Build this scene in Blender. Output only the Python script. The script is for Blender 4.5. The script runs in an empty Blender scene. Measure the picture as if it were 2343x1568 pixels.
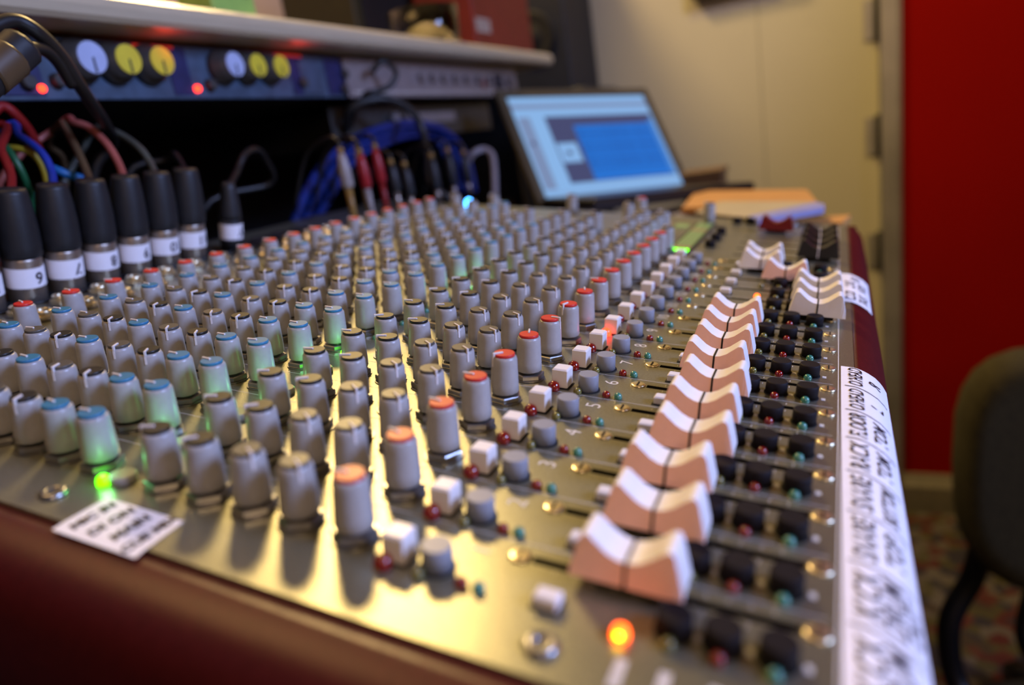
import bpy, math, random
from mathutils import Vector, Matrix
random.seed(7)
D = bpy.data
SC = bpy.context.scene
COL = SC.collection
PI = math.pi
ZO = 0.87                       # height of the desk console's front edge above the floor
TILT = math.radians(9)
# ------------------------------------------------------------------ camera, world, light, exposure
RW = ((0.40314743, -0.90221307, -0.15324401), (-0.3076315, 0.02410173, -0.95120028), (0.86187876, 0.43061663, -0.26783261))
CAMP = Vector((-0.1348251, 0.09637171, 0.13268017))
FPX = 1601.32
cam_d = D.cameras.new('camera'); cam = D.objects.new('camera', cam_d); COL.objects.link(cam)
r_, d_, f_ = (Vector(v) for v in RW)
u_ = -d_
cam.matrix_world = Matrix(((r_.x, u_.x, -f_.x, CAMP.x), (r_.y, u_.y, -f_.y, CAMP.y), (r_.z, u_.z, -f_.z, CAMP.z + ZO), (0, 0, 0, 1)))
cam_d.sensor_width = 36; cam_d.lens = FPX / 2343 * 36
cam_d.clip_start = 0.01; cam_d.clip_end = 30
cam_d.dof.use_dof = True; cam_d.dof.focus_distance = 0.315; cam_d.dof.aperture_fstop = 4.2
SC.camera = cam
w = D.worlds.new('world'); SC.world = w; w.use_nodes = True
w.node_tree.nodes['Background'].inputs[0].default_value = (0.20, 0.16, 0.09, 1)
w.node_tree.nodes['Background'].inputs[1].default_value = 0.07
SC.view_settings.view_transform = 'Standard'; SC.view_settings.look = 'None'
SC.view_settings.exposure = 0.0; SC.view_settings.gamma = 1.0; SC.view_settings.use_curve_mapping = False
SC.cycles.use_denoising = True
SC.cycles.max_bounces = 6

def lamp(name, kind, loc, target, power, color, **kw):
    l = D.lights.new(name, kind); l.energy = power; l.color = color
    for k, v in kw.items(): setattr(l, k, v)
    o = D.objects.new(name, l); COL.objects.link(o); o.location = (loc[0], loc[1], loc[2] + ZO)
    t = Vector((target[0], target[1], target[2] + ZO)) - o.location
    o.rotation_euler = t.to_track_quat('-Z', 'Y').to_euler()
    return o
lamp('warm_lamp', 'AREA', (1.17, 0.92, 1.20), (0.1, 0.2, 0), 21.0, (1, .68, .27), shape='DISK', size=.26)
lamp('window_light', 'AREA', (0.25, -1.60, 0.85), (0.15, 0.25, 0), 11.0, (.38, .50, 1), shape='RECTANGLE', size=.6, size_y=.6, spread=math.radians(75))
lamp('cool_wall_fill', 'SPOT', (0.45, -0.6, 1.30), (1.65, .74, .30), 42.0, (.76, .74, 1), spot_size=math.radians(42), spot_blend=1., shadow_soft_size=.1)  # added cool spot, stands in for bluish light on the cream wall
lamp('yellow_lamp', 'SPOT', (0.8, 0.05, 1.42), (1.65, -.03, .05), 27.0, (1, .76, .15), spot_size=math.radians(62), spot_blend=.9, shadow_soft_size=.1)
lamp('camera_side_fill', 'AREA', (-.55, -.30, 0.42), (0.15, 0.14, 0), 1.9, (1, .66, .44), shape='DISK', size=.22)  # added warm fill behind the camera, brightens the fader grip faces
lamp('ceiling_lamp', 'AREA', (-.10, 0.88, 1.45), (0.1, 0.2, 0), 7.0, (1, .60, .22), shape='DISK', size=.8)

# ------------------------------------------------------------------ pixel -> place helpers
def ray(x, y):
    a, b = (x - 1171.5) / FPX, (y - 784) / FPX
    return r_ * a + d_ * b + f_
def onX(x, y, X): d = ray(x, y); return CAMP + d * ((X - CAMP.x) / d.x) + Vector((0, 0, ZO))
def onY(x, y, Y): d = ray(x, y); return CAMP + d * ((Y - CAMP.y) / d.y) + Vector((0, 0, ZO))
def onZ(x, y, Z): d = ray(x, y); return CAMP + d * ((Z - CAMP.z) / d.z) + Vector((0, 0, ZO))

# ------------------------------------------------------------------ materials
def mat(name, color, rough=.5, metal=0., noise=0., nscale=60., bump=0., bscale=300., spec=.5, stretch=None, emit=None, estr=0., coat=0., trans=0., ior=1.45, color2=None):
    m = D.materials.new(name); m.use_nodes = True
    nt = m.node_tree; b = nt.nodes['Principled BSDF']
    b.inputs['Base Color'].default_value = (*color, 1); b.inputs['Roughness'].default_value = rough
    b.inputs['Metallic'].default_value = metal; b.inputs['Specular IOR Level'].default_value = spec
    b.inputs['Coat Weight'].default_value = coat; b.inputs['Transmission Weight'].default_value = trans; b.inputs['IOR'].default_value = ior
    if emit: b.inputs['Emission Color'].default_value = (*emit, 1); b.inputs['Emission Strength'].default_value = estr
    if noise or bump:
        tc = nt.nodes.new('ShaderNodeTexCoord'); mp = nt.nodes.new('ShaderNodeMapping')
        nt.links.new(tc.outputs['Object'], mp.inputs[0])
        if stretch: mp.inputs['Scale'].default_value = stretch
    if noise:
        n = nt.nodes.new('ShaderNodeTexNoise'); n.inputs['Scale'].default_value = nscale; n.inputs['Detail'].default_value = 4
        nt.links.new(mp.outputs[0], n.inputs['Vector'])
        r = nt.nodes.new('ShaderNodeValToRGB'); nt.links.new(n.outputs['Fac'], r.inputs[0])
        c2 = color2 or tuple(min(1, c * (1 + noise)) for c in color)
        c1 = color if color2 else tuple(c * (1 - noise) for c in color)
        r.color_ramp.elements[0].position = .35; r.color_ramp.elements[1].position = .65
        r.color_ramp.elements[0].color = (*c1, 1); r.color_ramp.elements[1].color = (*c2, 1)
        nt.links.new(r.outputs[0], b.inputs['Base Color'])
    if bump:
        n2 = nt.nodes.new('ShaderNodeTexNoise'); n2.inputs['Scale'].default_value = bscale; n2.inputs['Detail'].default_value = 3
        nt.links.new(mp.outputs[0], n2.inputs['Vector'])
        bp = nt.nodes.new('ShaderNodeBump'); bp.inputs['Strength'].default_value = bump; bp.inputs['Distance'].default_value = .001
        nt.links.new(n2.outputs['Fac'], bp.inputs['Height']); nt.links.new(bp.outputs[0], b.inputs['Normal'])
    return m
M = {}
M['panel'] = mat('panel_paint', (.30, .30, .225), .31, .78, noise=.07, nscale=900, bump=.10, bscale=1800)
M['maroon'] = mat('maroon_plastic', (.062, .006, .006), .36, noise=.1, nscale=400, bump=.1, bscale=900)
M['groove'] = mat('groove_black', (.006, .005, .006), .6, noise=.1)
M['slot'] = mat('slot_black', (.003, .003, .003), .8, noise=.1)
M['knob'] = mat('knob_grey', (.33, .325, .32), .32, noise=.03, nscale=500, bump=.03)
M['cap_red'] = mat('cap_red', (.55, .022, .02), .38, noise=.05)
M['cap_blue'] = mat('cap_blue', (.03, .17, .32), .34, noise=.05)
M['cap_grey'] = mat('cap_grey', (.075, .07, .06), .36, noise=.05)
M['cap_black'] = mat('cap_black', (.012, .012, .012), .36, noise=.05)
M['pointer'] = mat('pointer_white', (.62, .60, .60), .4, noise=.03)
M['steel'] = mat('nut_steel', (.32, .32, .32), .28, .9, noise=.1, nscale=300)
M['gold'] = mat('bushing_brass', (.82, .72, .48), .28, .9, noise=.08, nscale=300)
M['white'] = mat('button_white', (.72, .70, .70), .35, noise=.02)
M['grey_btn'] = mat('button_grey', (.22, .24, .29), .4, noise=.03)
M['black_btn'] = mat('button_black', (.008, .006, .008), .65, spec=.2, noise=.1)
M['fader_white'] = mat('fader_white', (.80, .78, .78), .38, noise=.02, nscale=200)
M['fader_warm_tint'] = mat('fader_warm_tint', (.95, .62, .53), .5, noise=.03, nscale=200)  # salmon colour partly stands in for warm light on the grip faces
M['fader_black'] = mat('fader_black', (.012, .011, .010), .4, noise=.1)
M['line_black'] = mat('line_black', (.01, .01, .01), .5, noise=.1)
M['fader_red'] = mat('fader_red', (.16, .006, .008), .28, noise=.05)
M['led_red'] = mat('led_red_off', (.17, .004, .004), .15, noise=.05, coat=.5)
M['led_green'] = mat('led_green_off', (.045, .20, .15), .15, noise=.05, coat=.5)
M['led_yellow'] = mat('led_yellow_off', (.13, .12, .03), .15, noise=.05, coat=.5)
M['lit_orange'] = mat('led_orange_lit', (.6, .1, .0), .3, emit=(1, .09, .005), estr=6, noise=.02)
M['lit_core'] = mat('led_core_lit', (.6, .4, .0), .3, emit=(1, .62, .01), estr=9, noise=.02)
M['lit_green'] = mat('led_green_lit', (.1, .6, .0), .3, emit=(.10, .85, .0), estr=5, noise=.02)
M['lit_red'] = mat('led_red_lit', (.6, .02, .0), .3, emit=(1, .035, .01), estr=6, noise=.02)
M['lit_blue'] = mat('led_blue_lit', (.02, .2, .8), .3, emit=(.05, .35, 1), estr=16, noise=.02)
M['print'] = mat('panel_print', (.55, .54, .52), .5, noise=.05)
M['tape'] = mat('tape_white', (.78, .77, .80), .55, noise=.03, nscale=80, bump=.08, bscale=200)
M['ink'] = mat('ink_black', (.02, .012, .02), .5, noise=.1)
M['boot'] = mat('boot_black', (.011, .012, .014), .5, noise=.15, nscale=60, bump=.1)
M['shell'] = mat('shell_nickel', (.35, .30, .25), .35, .85, noise=.08, nscale=120)
M['shelf'] = mat('shelf_laminate', (.46, .40, .27), .30, noise=.04, nscale=30, stretch=(1, 8, 8))
M['void'] = mat('cabinet_black', (.004, .004, .005), .7, noise=.1)
M['rack_blue'] = mat('rack_blue_face', (.040, .068, .11), .5, noise=.2, nscale=90)
M['rack_navy'] = mat('rack_navy_face', (.012, .016, .07), .5, noise=.2, nscale=90)
M['rack_grey'] = mat('rack_grey_face', (.20, .17, .165), .45, noise=.08, nscale=60)
M['rknob'] = mat('rack_knob_dark', (.035, .033, .03), .5, noise=.1)
M['rwhite'] = mat('rack_knob_white', (.36, .43, .62), .5, noise=.05)
M['ryellow'] = mat('rack_knob_yellow', (.62, .52, .03), .5, noise=.05)
M['wall'] = mat('wall_cream', (.56, .52, .43), .8, noise=.02, nscale=3, bump=.1, bscale=80)
M['wall_grey'] = mat('wall_grey', (.34, .28, .32), .8, noise=.04, nscale=3)
M['red_wall'] = mat('wall_red', (.30, .001, .0005), .9, spec=.15, noise=.06, nscale=2, bump=.1, bscale=60)
M['metal_frame'] = mat('frame_metal', (.36, .34, .36), .35, .4, noise=.15, nscale=10)
M['base'] = mat('baseboard_grey', (.22, .19, .16), .6, noise=.08)
M['ceiling'] = mat('ceiling_white', (.6, .56, .5), .9, noise=.03)
M['chair_fabric'] = mat('chair_olive_fabric', (.050, .042, .018), .9, noise=.25, nscale=200, bump=.4, bscale=400)
M['chair_black'] = mat('chair_black_plastic', (.006, .006, .008), .4, noise=.1)
M['laptop'] = mat('laptop_dark', (.085, .072, .042), .38, noise=.06)
M['laptop_bez'] = mat('laptop_bezel', (.010, .009, .008), .35, noise=.06)
def emis(name, c, s): return mat(name, (.01, .01, .01), .3, emit=c, estr=s, noise=.02)
M['scr_white'] = emis('screen_pale', (.25, .47, .82), .95)
M['scr_bar'] = emis('screen_bar', (.30, .42, .72), .62)
M['scr_blue'] = emis('screen_blue', (.012, .16, .62), 1.0)
M['scr_blue2'] = emis('screen_dark_blue', (.01, .09, .40), .9)
M['scr_side'] = emis('screen_side_blue', (.06, .24, .66), .9)
M['scr_purple'] = emis('screen_track_head', (.06, .07, .17), .9)
M['paper'] = mat('paper_cream', (.42, .36, .21), .7, noise=.04, nscale=20)
M['paper_orange'] = mat('folder_orange', (.52, .27, .08), .6, noise=.05, nscale=20)
M['binder_blue'] = mat('binder_blue', (.26, .28, .55), .5, noise=.05, nscale=20)
M['brown'] = mat('box_brown', (.13, .07, .03), .5, noise=.2, nscale=40)
M['red_box'] = mat('box_dark_red', (.19, .018, .012), .55, noise=.08, nscale=30)
M['olive_box'] = mat('box_olive', (.030, .026, .007), .6, noise=.1)
M['navy'] = mat('speaker_navy', (.007, .011, .024), .6, noise=.2, nscale=60)
M['green_plastic'] = mat('green_plastic', (.30, .50, .10), .4, noise=.05)
M['glass'] = mat('clear_glass', (.95, .95, .95), .04, trans=1., ior=1.45, noise=.01)
M['label_grey'] = mat('label_grey', (.40, .36, .32), .6, noise=.05)
M['table'] = mat('table_dark', (.05, .035, .022), .5, noise=.2, nscale=12, stretch=(1, 8, 1))
M['frame_wood'] = mat('frame_wood_dark', (.06, .035, .012), .5, noise=.2, nscale=20)
def cordm(n, c): M[n] = mat(n, tuple(.65 * q for q in c), .42, noise=.06, nscale=60)
cordm('cord_red', (.32, .012, .012)); cordm('cord_blue', (.012, .05, .42)); cordm('cord_green', (.01, .12, .04)); cordm('cord_yellow', (.42, .32, .02))
cordm('cord_brown', (.12, .075, .035)); cordm('cord_pink', (.50, .13, .10)); cordm('cord_grey', (.10, .11, .085)); cordm('cord_black', (.016, .015, .014))
cordm('cord_sky', (.01, .16, .45)); cordm('rca_red', (.40, .012, .02)); cordm('rca_white', (.42, .38, .36)); cordm('rca_tan', (.38, .22, .05)); cordm('cord_deepblue', (.005, .03, .24)); cordm('cord_silver', (.32, .30, .34))
# rug: woven pattern of muted colours
def rug_material():
    m = D.materials.new('rug_pattern'); m.use_nodes = True; nt = m.node_tree; b = nt.nodes['Principled BSDF']; b.inputs['Roughness'].default_value = .95
    tc = nt.nodes.new('ShaderNodeTexCoord'); v = nt.nodes.new('ShaderNodeTexVoronoi'); v.inputs['Scale'].default_value = 42
    nt.links.new(tc.outputs['Object'], v.inputs['Vector'])
    r = nt.nodes.new('ShaderNodeValToRGB'); r.color_ramp.interpolation = 'CONSTANT'
    cols = [(.06, .042, .03), (.09, .018, .016), (.08, .07, .03), (.13, .11, .095), (.035, .03, .045), (.11, .035, .025)]
    for i, c in enumerate(cols):
        e = r.color_ramp.elements[i] if i < 2 else r.color_ramp.elements.new(i / 6)
        e.position = i / 6; e.color = (*c, 1)
    nt.links.new(v.outputs['Color'], r.inputs[0]); nt.links.new(r.outputs[0], b.inputs['Base Color'])
    n = nt.nodes.new('ShaderNodeTexNoise'); n.inputs['Scale'].default_value = 400; nt.links.new(tc.outputs['Object'], n.inputs['Vector'])
    bp = nt.nodes.new('ShaderNodeBump'); bp.inputs['Strength'].default_value = .5; nt.links.new(n.outputs['Fac'], bp.inputs['Height']); nt.links.new(bp.outputs[0], b.inputs['Normal'])
    return m
M['rug'] = rug_material()

# ------------------------------------------------------------------ mesh helpers
class MB:
    def __init__(s): s.v = []; s.f = []; s.mi = []; s.sm = []; s.mats = []
    def m(s, name):
        if name not in s.mats: s.mats.append(name)
        return s.mats.index(name)
    def add(s, vs, fs, mname, smooth=False):
        o = len(s.v); s.v += [tuple(v) for v in vs]; k = s.m(mname)
        for f in fs: s.f.append([i + o for i in f]); s.mi.append(k); s.sm.append(smooth)
    def box(s, x0, x1, y0, y1, z0, z1, m, R=None, T=None, bev=0.):
        if bev:
            b = bev; vs = []
            for z, i in ((z0, b), (z0 + b, 0), (z1 - b, 0), (z1, b)):
                x0_, x1_, y0_, y1_ = x0 + i, x1 - i, y0 + i, y1 - i
                c = b * (.6 if i == 0 else .6)
                vs += [(x0_ + c, y0_, z), (x1_ - c, y0_, z), (x1_, y0_ + c, z), (x1_, y1_ - c, z), (x1_ - c, y1_, z), (x0_ + c, y1_, z), (x0_, y1_ - c, z), (x0_, y0_ + c, z)]
            fs = [list(range(7, -1, -1)), list(range(24, 32))]
            for k in range(3):
                for j in range(8): fs.append([k * 8 + j, k * 8 + (j + 1) % 8, k * 8 + 8 + (j + 1) % 8, k * 8 + 8 + j])
        else:
            vs = [(x0, y0, z0), (x1, y0, z0), (x1, y1, z0), (x0, y1, z0), (x0, y0, z1), (x1, y0, z1), (x1, y1, z1), (x0, y1, z1)]
            fs = [(3, 2, 1, 0), (4, 5, 6, 7), (0, 1, 5, 4), (1, 2, 6, 5), (2, 3, 7, 6), (3, 0, 4, 7)]
        if R is not None: vs = [R @ Vector(v) for v in vs]
        if T is not None: vs = [Vector(v) + Vector(T) for v in vs]
        s.add(vs, fs, m)
        return s
    def lathe(s, prof, m, n=20, c=(0, 0, 0), A=None, smooth=True, rib=0., caps=True):
        """prof: (radius, z) list; A: 3x3 rotation."""
        vs = []; fs = []
        for r, z in prof:
            for k in range(n):
                a = 2 * PI * k / n; rr = r * (1 - rib * (k % 2))
                v = Vector((rr * math.cos(a), rr * math.sin(a), z))
                if A is not None: v = A @ v
                vs.append(v + Vector(c))
        for i in range(len(prof) - 1):
            for k in range(n): fs.append((i * n + k, i * n + (k + 1) % n, (i + 1) * n + (k + 1) % n, (i + 1) * n + k))
        s.add(vs, fs, m, smooth)
        if caps:
            o = len(s.v) - len(vs); k = s.m(m)
            s.f.append([o + j for j in range(n - 1, -1, -1)]); s.mi.append(k); s.sm.append(False)
            s.f.append([o + (len(prof) - 1) * n + j for j in range(n)]); s.mi.append(k); s.sm.append(False)
        return s
    def prism(s, poly, a0, a1, m, axis='x', smooth=False):
        """poly: 2D outline (p,q); extruded along axis from a0 to a1."""
        n = len(poly)
        def P3(a, p, q): return {'x': (a, p, q), 'y': (p, a, q), 'z': (p, q, a)}[axis]
        vs = [P3(a0, *p) for p in poly] + [P3(a1, *p) for p in poly]
        s.add(vs, [(i, (i + 1) % n, n + (i + 1) % n, n + i) for i in range(n)], m, smooth)
        s.add(vs, [list(range(n - 1, -1, -1)), list(range(n, 2 * n))], m)
        return s
    def tube(s, pts, rad, m, n=10, samples=6):
        pts = [Vector(p) for p in pts]; P = []
        ext = [pts[0] * 2 - pts[1]] + pts + [pts[-1] * 2 - pts[-2]]
        for i in range(1, len(ext) - 2):
            a, b, c, d = ext[i - 1:i + 3]
            for j in range(samples):
                t = j / samples
                P.append(.5 * ((2 * b) + (c - a) * t + (2 * a - 5 * b + 4 * c - d) * t * t + (3 * b - a - 3 * c + d) * t ** 3))
        P.append(pts[-1]); vs = []; fs = []
        up = Vector((.13, .31, .94)).normalized()
        for i, p in enumerate(P):
            t = (P[min(i + 1, len(P) - 1)] - P[max(i - 1, 0)]).normalized()
            x = t.cross(up)
            if x.length < .1: x = t.cross(Vector((1, 0, 0)))
            x.normalize(); y = t.cross(x); up = -y if y.dot(up) < 0 else y
            rr = rad(i / (len(P) - 1)) if callable(rad) else rad
            y = x.cross(t)
            for k in range(n):
                a = 2 * PI * k / n; vs.append(p + x * rr * math.cos(a) + y * rr * math.sin(a))
        for i in range(len(P) - 1):
            for k in range(n): fs.append((i * n + k, i * n + (k + 1) % n, (i + 1) * n + (k + 1) % n, (i + 1) * n + k))
        fs += [list(range(n - 1, -1, -1)), [(len(P) - 1) * n + j for j in range(n)]]
        s.add(vs, fs, m, True)
        return s
    def mesh(s, name):
        me = D.meshes.new(name); me.from_pydata(s.v, [], s.f)
        for n in s.mats: me.materials.append(M[n])
        me.polygons.foreach_set('material_index', s.mi); me.polygons.foreach_set('use_smooth', s.sm)
        me.update(); return me
    def build(s, name, parent=None, loc=None):
        return inst(name, s.mesh(name), parent, loc)
def inst(name, me, parent=None, loc=None, rz=0.):
    o = D.objects.new(name, me); COL.objects.link(o)
    if parent is not None: o.parent = parent
    if loc is not None: o.location = loc
    if rz: o.rotation_euler = (0, 0, rz)
    return o
def tag(o, label=None, cat=None, group=None, kind=None):
    if label: o['label'] = label
    if cat: o['category'] = cat
    if group: o['group'] = group
    if kind: o['kind'] = kind
    return o
def empty(name, loc=(0, 0, 0), rot=(0, 0, 0)):
    o = D.objects.new(name, None); COL.objects.link(o); o.location = loc; o.rotation_euler = rot; o.empty_display_size = .02; return o
def text_geo(body, size, align='CENTER', shear=0., bold=0.):
    """outline of a written word as (verts, faces) in the xy plane"""
    cu = D.curves.new('txt', 'FONT'); cu.body = body; cu.size = size; cu.align_x = align; cu.align_y = 'CENTER'; cu.shear = shear; cu.offset = bold; cu.resolution_u = 3
    o = D.objects.new('txt', cu); COL.objects.link(o)
    dg = bpy.context.evaluated_depsgraph_get(); dg.update()
    me = o.evaluated_get(dg).to_mesh()
    vs = [v.co.copy() for v in me.vertices]; fs = [tuple(p.vertices) for p in me.polygons]
    o.evaluated_get(dg).to_mesh_clear(); D.objects.remove(o); D.curves.remove(cu)
    return vs, fs

# ------------------------------------------------------------------ the room
def structure(name, mb): o = mb.build(name); o['kind'] = 'structure'; return o
F0 = 0.0; CE = 2.45; XW = 1.65; YB = 1.25
b = MB(); b.box(-2.6, 1.9, -2.6, YB + .1, -.06, F0, 'table'); structure('floor', b)
b = MB(); b.box(-2.6, 1.9, -2.6, YB + .1, CE, CE + .06, 'ceiling'); structure('ceiling', b)
b = MB(); b.box(-2.6, XW + .1, YB, YB + .08, F0, CE, 'wall_grey'); structure('wall_back', b)
b = MB(); b.box(-2.68, -2.6, -2.6, YB, F0, CE, 'wall'); structure('wall_left', b)
b = MB(); b.box(-2.6, 1.9, -2.68, -2.6, F0, CE, 'wall'); structure('wall_front', b)
yd0, yd1 = onX(2015, 300, XW).y, onX(1748, 300, XW).y        # the cream door's two edges
yr = onX(2060, 400, XW - .03).y
b = MB(); b.box(XW, XW + .08, yd1 + .0012, YB, F0, CE, 'wall'); b.box(XW, XW + .08, yd0, yd1 + .0012, 2.16, CE, 'wall'); structure('wall_right', b)
dr = MB().box(XW + .0006, XW + .043, yd0 + .002, yd1, .01, 2.155, 'wall'); do = structure('door_1', dr)
fr = MB(); fr.box(XW - .03, XW + .03, yr, yd0, F0, 2.2, 'metal_frame', bev=.004); fr.box(XW - .022, XW - .005, yr - .004, yr + .006, F0, 2.2, 'metal_frame'); structure('trim_1', fr)
for px in (40, 310, 575):
    p = onX(2014, px, XW - .01)
    h = MB(); h.lathe([(.006, -.045), (.0075, -.043), (.0075, .043), (.006, .045)], 'groove', 10, (XW - .006, yd0 + .004, p.z)); h.box(XW - .003, XW + .002, yd0 + .004, yd0 + .03, p.z - .04, p.z + .04, 'metal_frame')
    h.build('hinge', do)
b = MB(); b.box(XW - .02, XW + .08, -2.6, yr, F0, CE, 'red_wall'); structure('wall_red', b)
b = MB(); b.prism([(XW - .045, F0), (XW - .02, F0), (XW - .02, .095), (XW - .028, .095), (XW - .036, .08), (XW - .045, .07)], -2.6, yr, 'base', 'y'); structure('baseboard_right', b)
rg = MB(); rg.box(.55, XW - .06, -1.9, .16, .001, .011, 'rug', bev=.003); tag(rg.build('rug'), 'patterned rug in muted red, cream and brown on the floor', 'rug')
# dark picture frame whose lower edge shows at the top
pA, pB = onX(1586, 3, XW - .01), onX(1800, -5, XW - .01)
pf = empty('picture_frame', (XW - .01, (pA.y + pB.y) / 2, pA.z)); tag(pf, 'dark wooden picture frame hanging high on the cream wall', 'picture')
wd = pA.y - pB.y
for a in ((-wd / 2, wd / 2, 0, .03), (-wd / 2, wd / 2, .27, .30), (-wd / 2, -wd / 2 + .025, .03, .27), (wd / 2 - .025, wd / 2, .03, .27)):
    MB().box(-.022, .008, a[0], a[1], a[2], a[3], 'frame_wood', bev=.003).build('frame_rail', pf)
MB().box(-.004, .006, -wd / 2 + .024, wd / 2 - .024, .029, .271, 'paper').build('print_sheet', pf)

# ------------------------------------------------------------------ desk under the console, hutch and shelf
dk = empty('studio_desk', (.3, .32, 0)); tag(dk, 'black studio desk frame carrying the mixing console', 'desk')
def wbox(mb, x0, x1, y0, y1, z0, z1, m, o, bev=0.): mb.box(x0 - o[0], x1 - o[0], y0 - o[1], y1 - o[1], z0, z1, m, bev=bev)
o2 = (.3, .32)
b = MB(); wbox(b, -.06, .615, .10, .64, ZO - .125, ZO - .100, 'void', o2, .003); b.build('desktop', dk)
for x in (-.05, .585):
    for y in (.12, .58):
        b = MB(); wbox(b, x, x + .04, y, y + .04, 0, ZO - .125, 'void', o2); b.build('leg', dk)
SB, ST = ZO + .262, ZO + .281; SY = .565; SXE = 1.152
hu = empty('rack_cabinet', (.2, .75, 0)); tag(hu, 'black open cabinet holding the rack units under the cream shelf', 'cabinet'); o3 = (.2, .75)
b = MB(); wbox(b, -.75, 1.125, 1.02, 1.04, 0, SB, 'void', o3); b.build('back_panel', hu)
for x in (-.75, 1.108):
    b = MB(); wbox(b, x, x + .018, .645, 1.02, 0, SB, 'void', o3); b.build('side_panel', hu)
b = MB(); wbox(b, -.732, 1.108, .66, 1.02, ZO + .02, ZO + .038, 'void', o3); b.build('inner_shelf', hu)
# cream shelf with rounded nosing
sh = MB(); pr = [(SY + .006, SB), (SY + .002, SB + .003), (SY, SB + .009), (SY + .002, SB + .015), (SY + .006, ST), (1.05, ST), (1.05, SB)]
sh.prism(pr, -.9, SXE, 'shelf', 'x'); tag(sh.build('shelf_board'), 'long cream laminate shelf board with rounded front edge above the rack units', 'shelf')

# ------------------------------------------------------------------ rack units
RY = .605
def unit(name, x0, x1, label, mfront):
    e = empty(name, ((x0 + x1) / 2, RY, ZO + .214)); tag(e, label, 'audio unit', None)
    w2 = (x1 - x0) / 2
    MB().box(-w2, w2, 0, .003, 0, .0445, mfront, bev=.0008).build('face_plate', e)
    MB().box(-w2 + .02, w2 - .02, .003, .25, .002, .043, 'void').build('chassis', e)
    return e, (x0 + x1) / 2
uL, cxL = unit('rack_preamp', .082, .566, 'blue-faced rack unit with white and yellow dials and two red lights under the shelf', 'rack_blue')
uR, cxR = unit('rack_patch_unit', .572, 1.062, 'pale grey rack unit with a row of small knobs, right of the blue one', 'rack_grey')
zc = ZO + .214
def L(px, py): p = onY(px, py, RY - .001); return p.x - cxL, p.z - zc
def R_(px, py): p = onY(px, py, RY - .001); return p.x - cxR, p.z - zc
for a, c in ((0, 100), (395, 440), (670, 700), (750, 800)):       # darker navy sections
    xa, xc = L(a, 190)[0], L(c, 190)[0]
    MB().box(max(xa, -.24), min(xc, .241), -.0012, .0004, .003, .0415, 'rack_navy', bev=.0004).build('navy_section', uL)
for px, py, m_, r in ((215, 137, 'rwhite', .0125), (298, 140, 'ryellow', .012), (375, 144, 'ryellow', .012), (541, 150, 'rwhite', .0115), (594, 153, 'ryellow', .0112), (647, 156, 'ryellow', .0112)):
    x, z = onY(px, py, RY - .020).x - cxL, .0265
    k = MB(); A = Matrix.Rotation(PI / 2, 3, 'X')
    k.lathe([(r * 1.35, 0), (r * 1.3, .006), (r, .008), (r * .96, .018)], 'rknob', 24, (x, 0, z), A)
    ko = k.build('rack_knob', uL)
    c = MB(); c.lathe([(r * .9, 0), (r * .9, .0015)], m_, 24, (x, -.018, z), A); c.box(x - .0007, x + .0007, -.0202, -.0194, z - r * .85, z, 'rknob')
    co = c.build('dial_cap', ko); co['label'] = 'pale blue dial cap' if m_ == 'rwhite' else 'yellow dial cap'
for px, py in ((95, 203), (452, 203)):
    x, z = L(px, py)
    c = MB(); c.lathe([(.003, 0), (.0028, .0025), (.0015, .004)], 'lit_red', 12, (x, 0, z), Matrix.Rotation(PI / 2, 3, 'X')); c.build('red_light', uL)
M['dim_red'] = emis('level_red_dim', (1, .04, .02), .35)
for px in (350, 655):                                           # red level bars under the shelf edge
    x, z = L(px, 118)
    for k in range(5):
        c = MB(); c.box(x - .018 + k * .008, x - .0115 + k * .008, -.0016, 0, .0400, .0425, 'dim_red'); c.build('level_bar', uL)
    l = D.lights.new('level_glow', 'POINT'); l.energy = .010; l.color = (1, .05, .02); l.shadow_soft_size = .012
    o = D.objects.new('level_glow', l); COL.objects.link(o); o.location = (cxL + x, RY - .022, ZO + .252)
for px, py in ((60, 190), (30, 165), (130, 185), (690, 190), (785, 170), (785, 205), (480, 195), (505, 130), (160, 130)):
    x, z = L(px, py); z = max(.006, min(.038, z))
    c = MB(); c.lathe([(.0055, 0), (.005, .006), (.004, .007)], 'rknob', 14, (x, 0, z), Matrix.Rotation(PI / 2, 3, 'X')); c.build('small_knob', uL)
x0, x1 = L(688, 180)[0], L(738, 180)[0]
MB().box(x0, x1, -.0025, 0, .003, .036, 'rack_blue', bev=.0006).build('pale_section', uL)
for k in range(8):
    x = R_(962 + k * 26, 178)[0]
    c = MB(); c.lathe([(.0062, 0), (.0058, .007), (.0045, .008)], 'rack_grey', 14, (x, 0, .024), Matrix.Rotation(PI / 2, 3, 'X')); c.build('small_knob', uR)
x = R_(1140, 180)[0]; MB().box(x - .016, x + .016, -.0015, .0005, .012, .034, 'navy').build('display_window', uR)
x = R_(1105, 180)[0]; MB().box(x - .004, x + .004, -.002, .0005, .012, .026, 'red_box').build('red_switch', uR)
x = R_(1165, 180)[0]; c = MB(); c.lathe([(.010, 0), (.009, .009), (.008, .010)], 'rack_grey', 18, (x, 0, .022), Matrix.Rotation(PI / 2, 3, 'X')); c.build('round_knob', uR)
MB().box(-.235, .235, -.0012, 0, .004, .007, 'label_grey').build('pale_stripe', uR)
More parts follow.
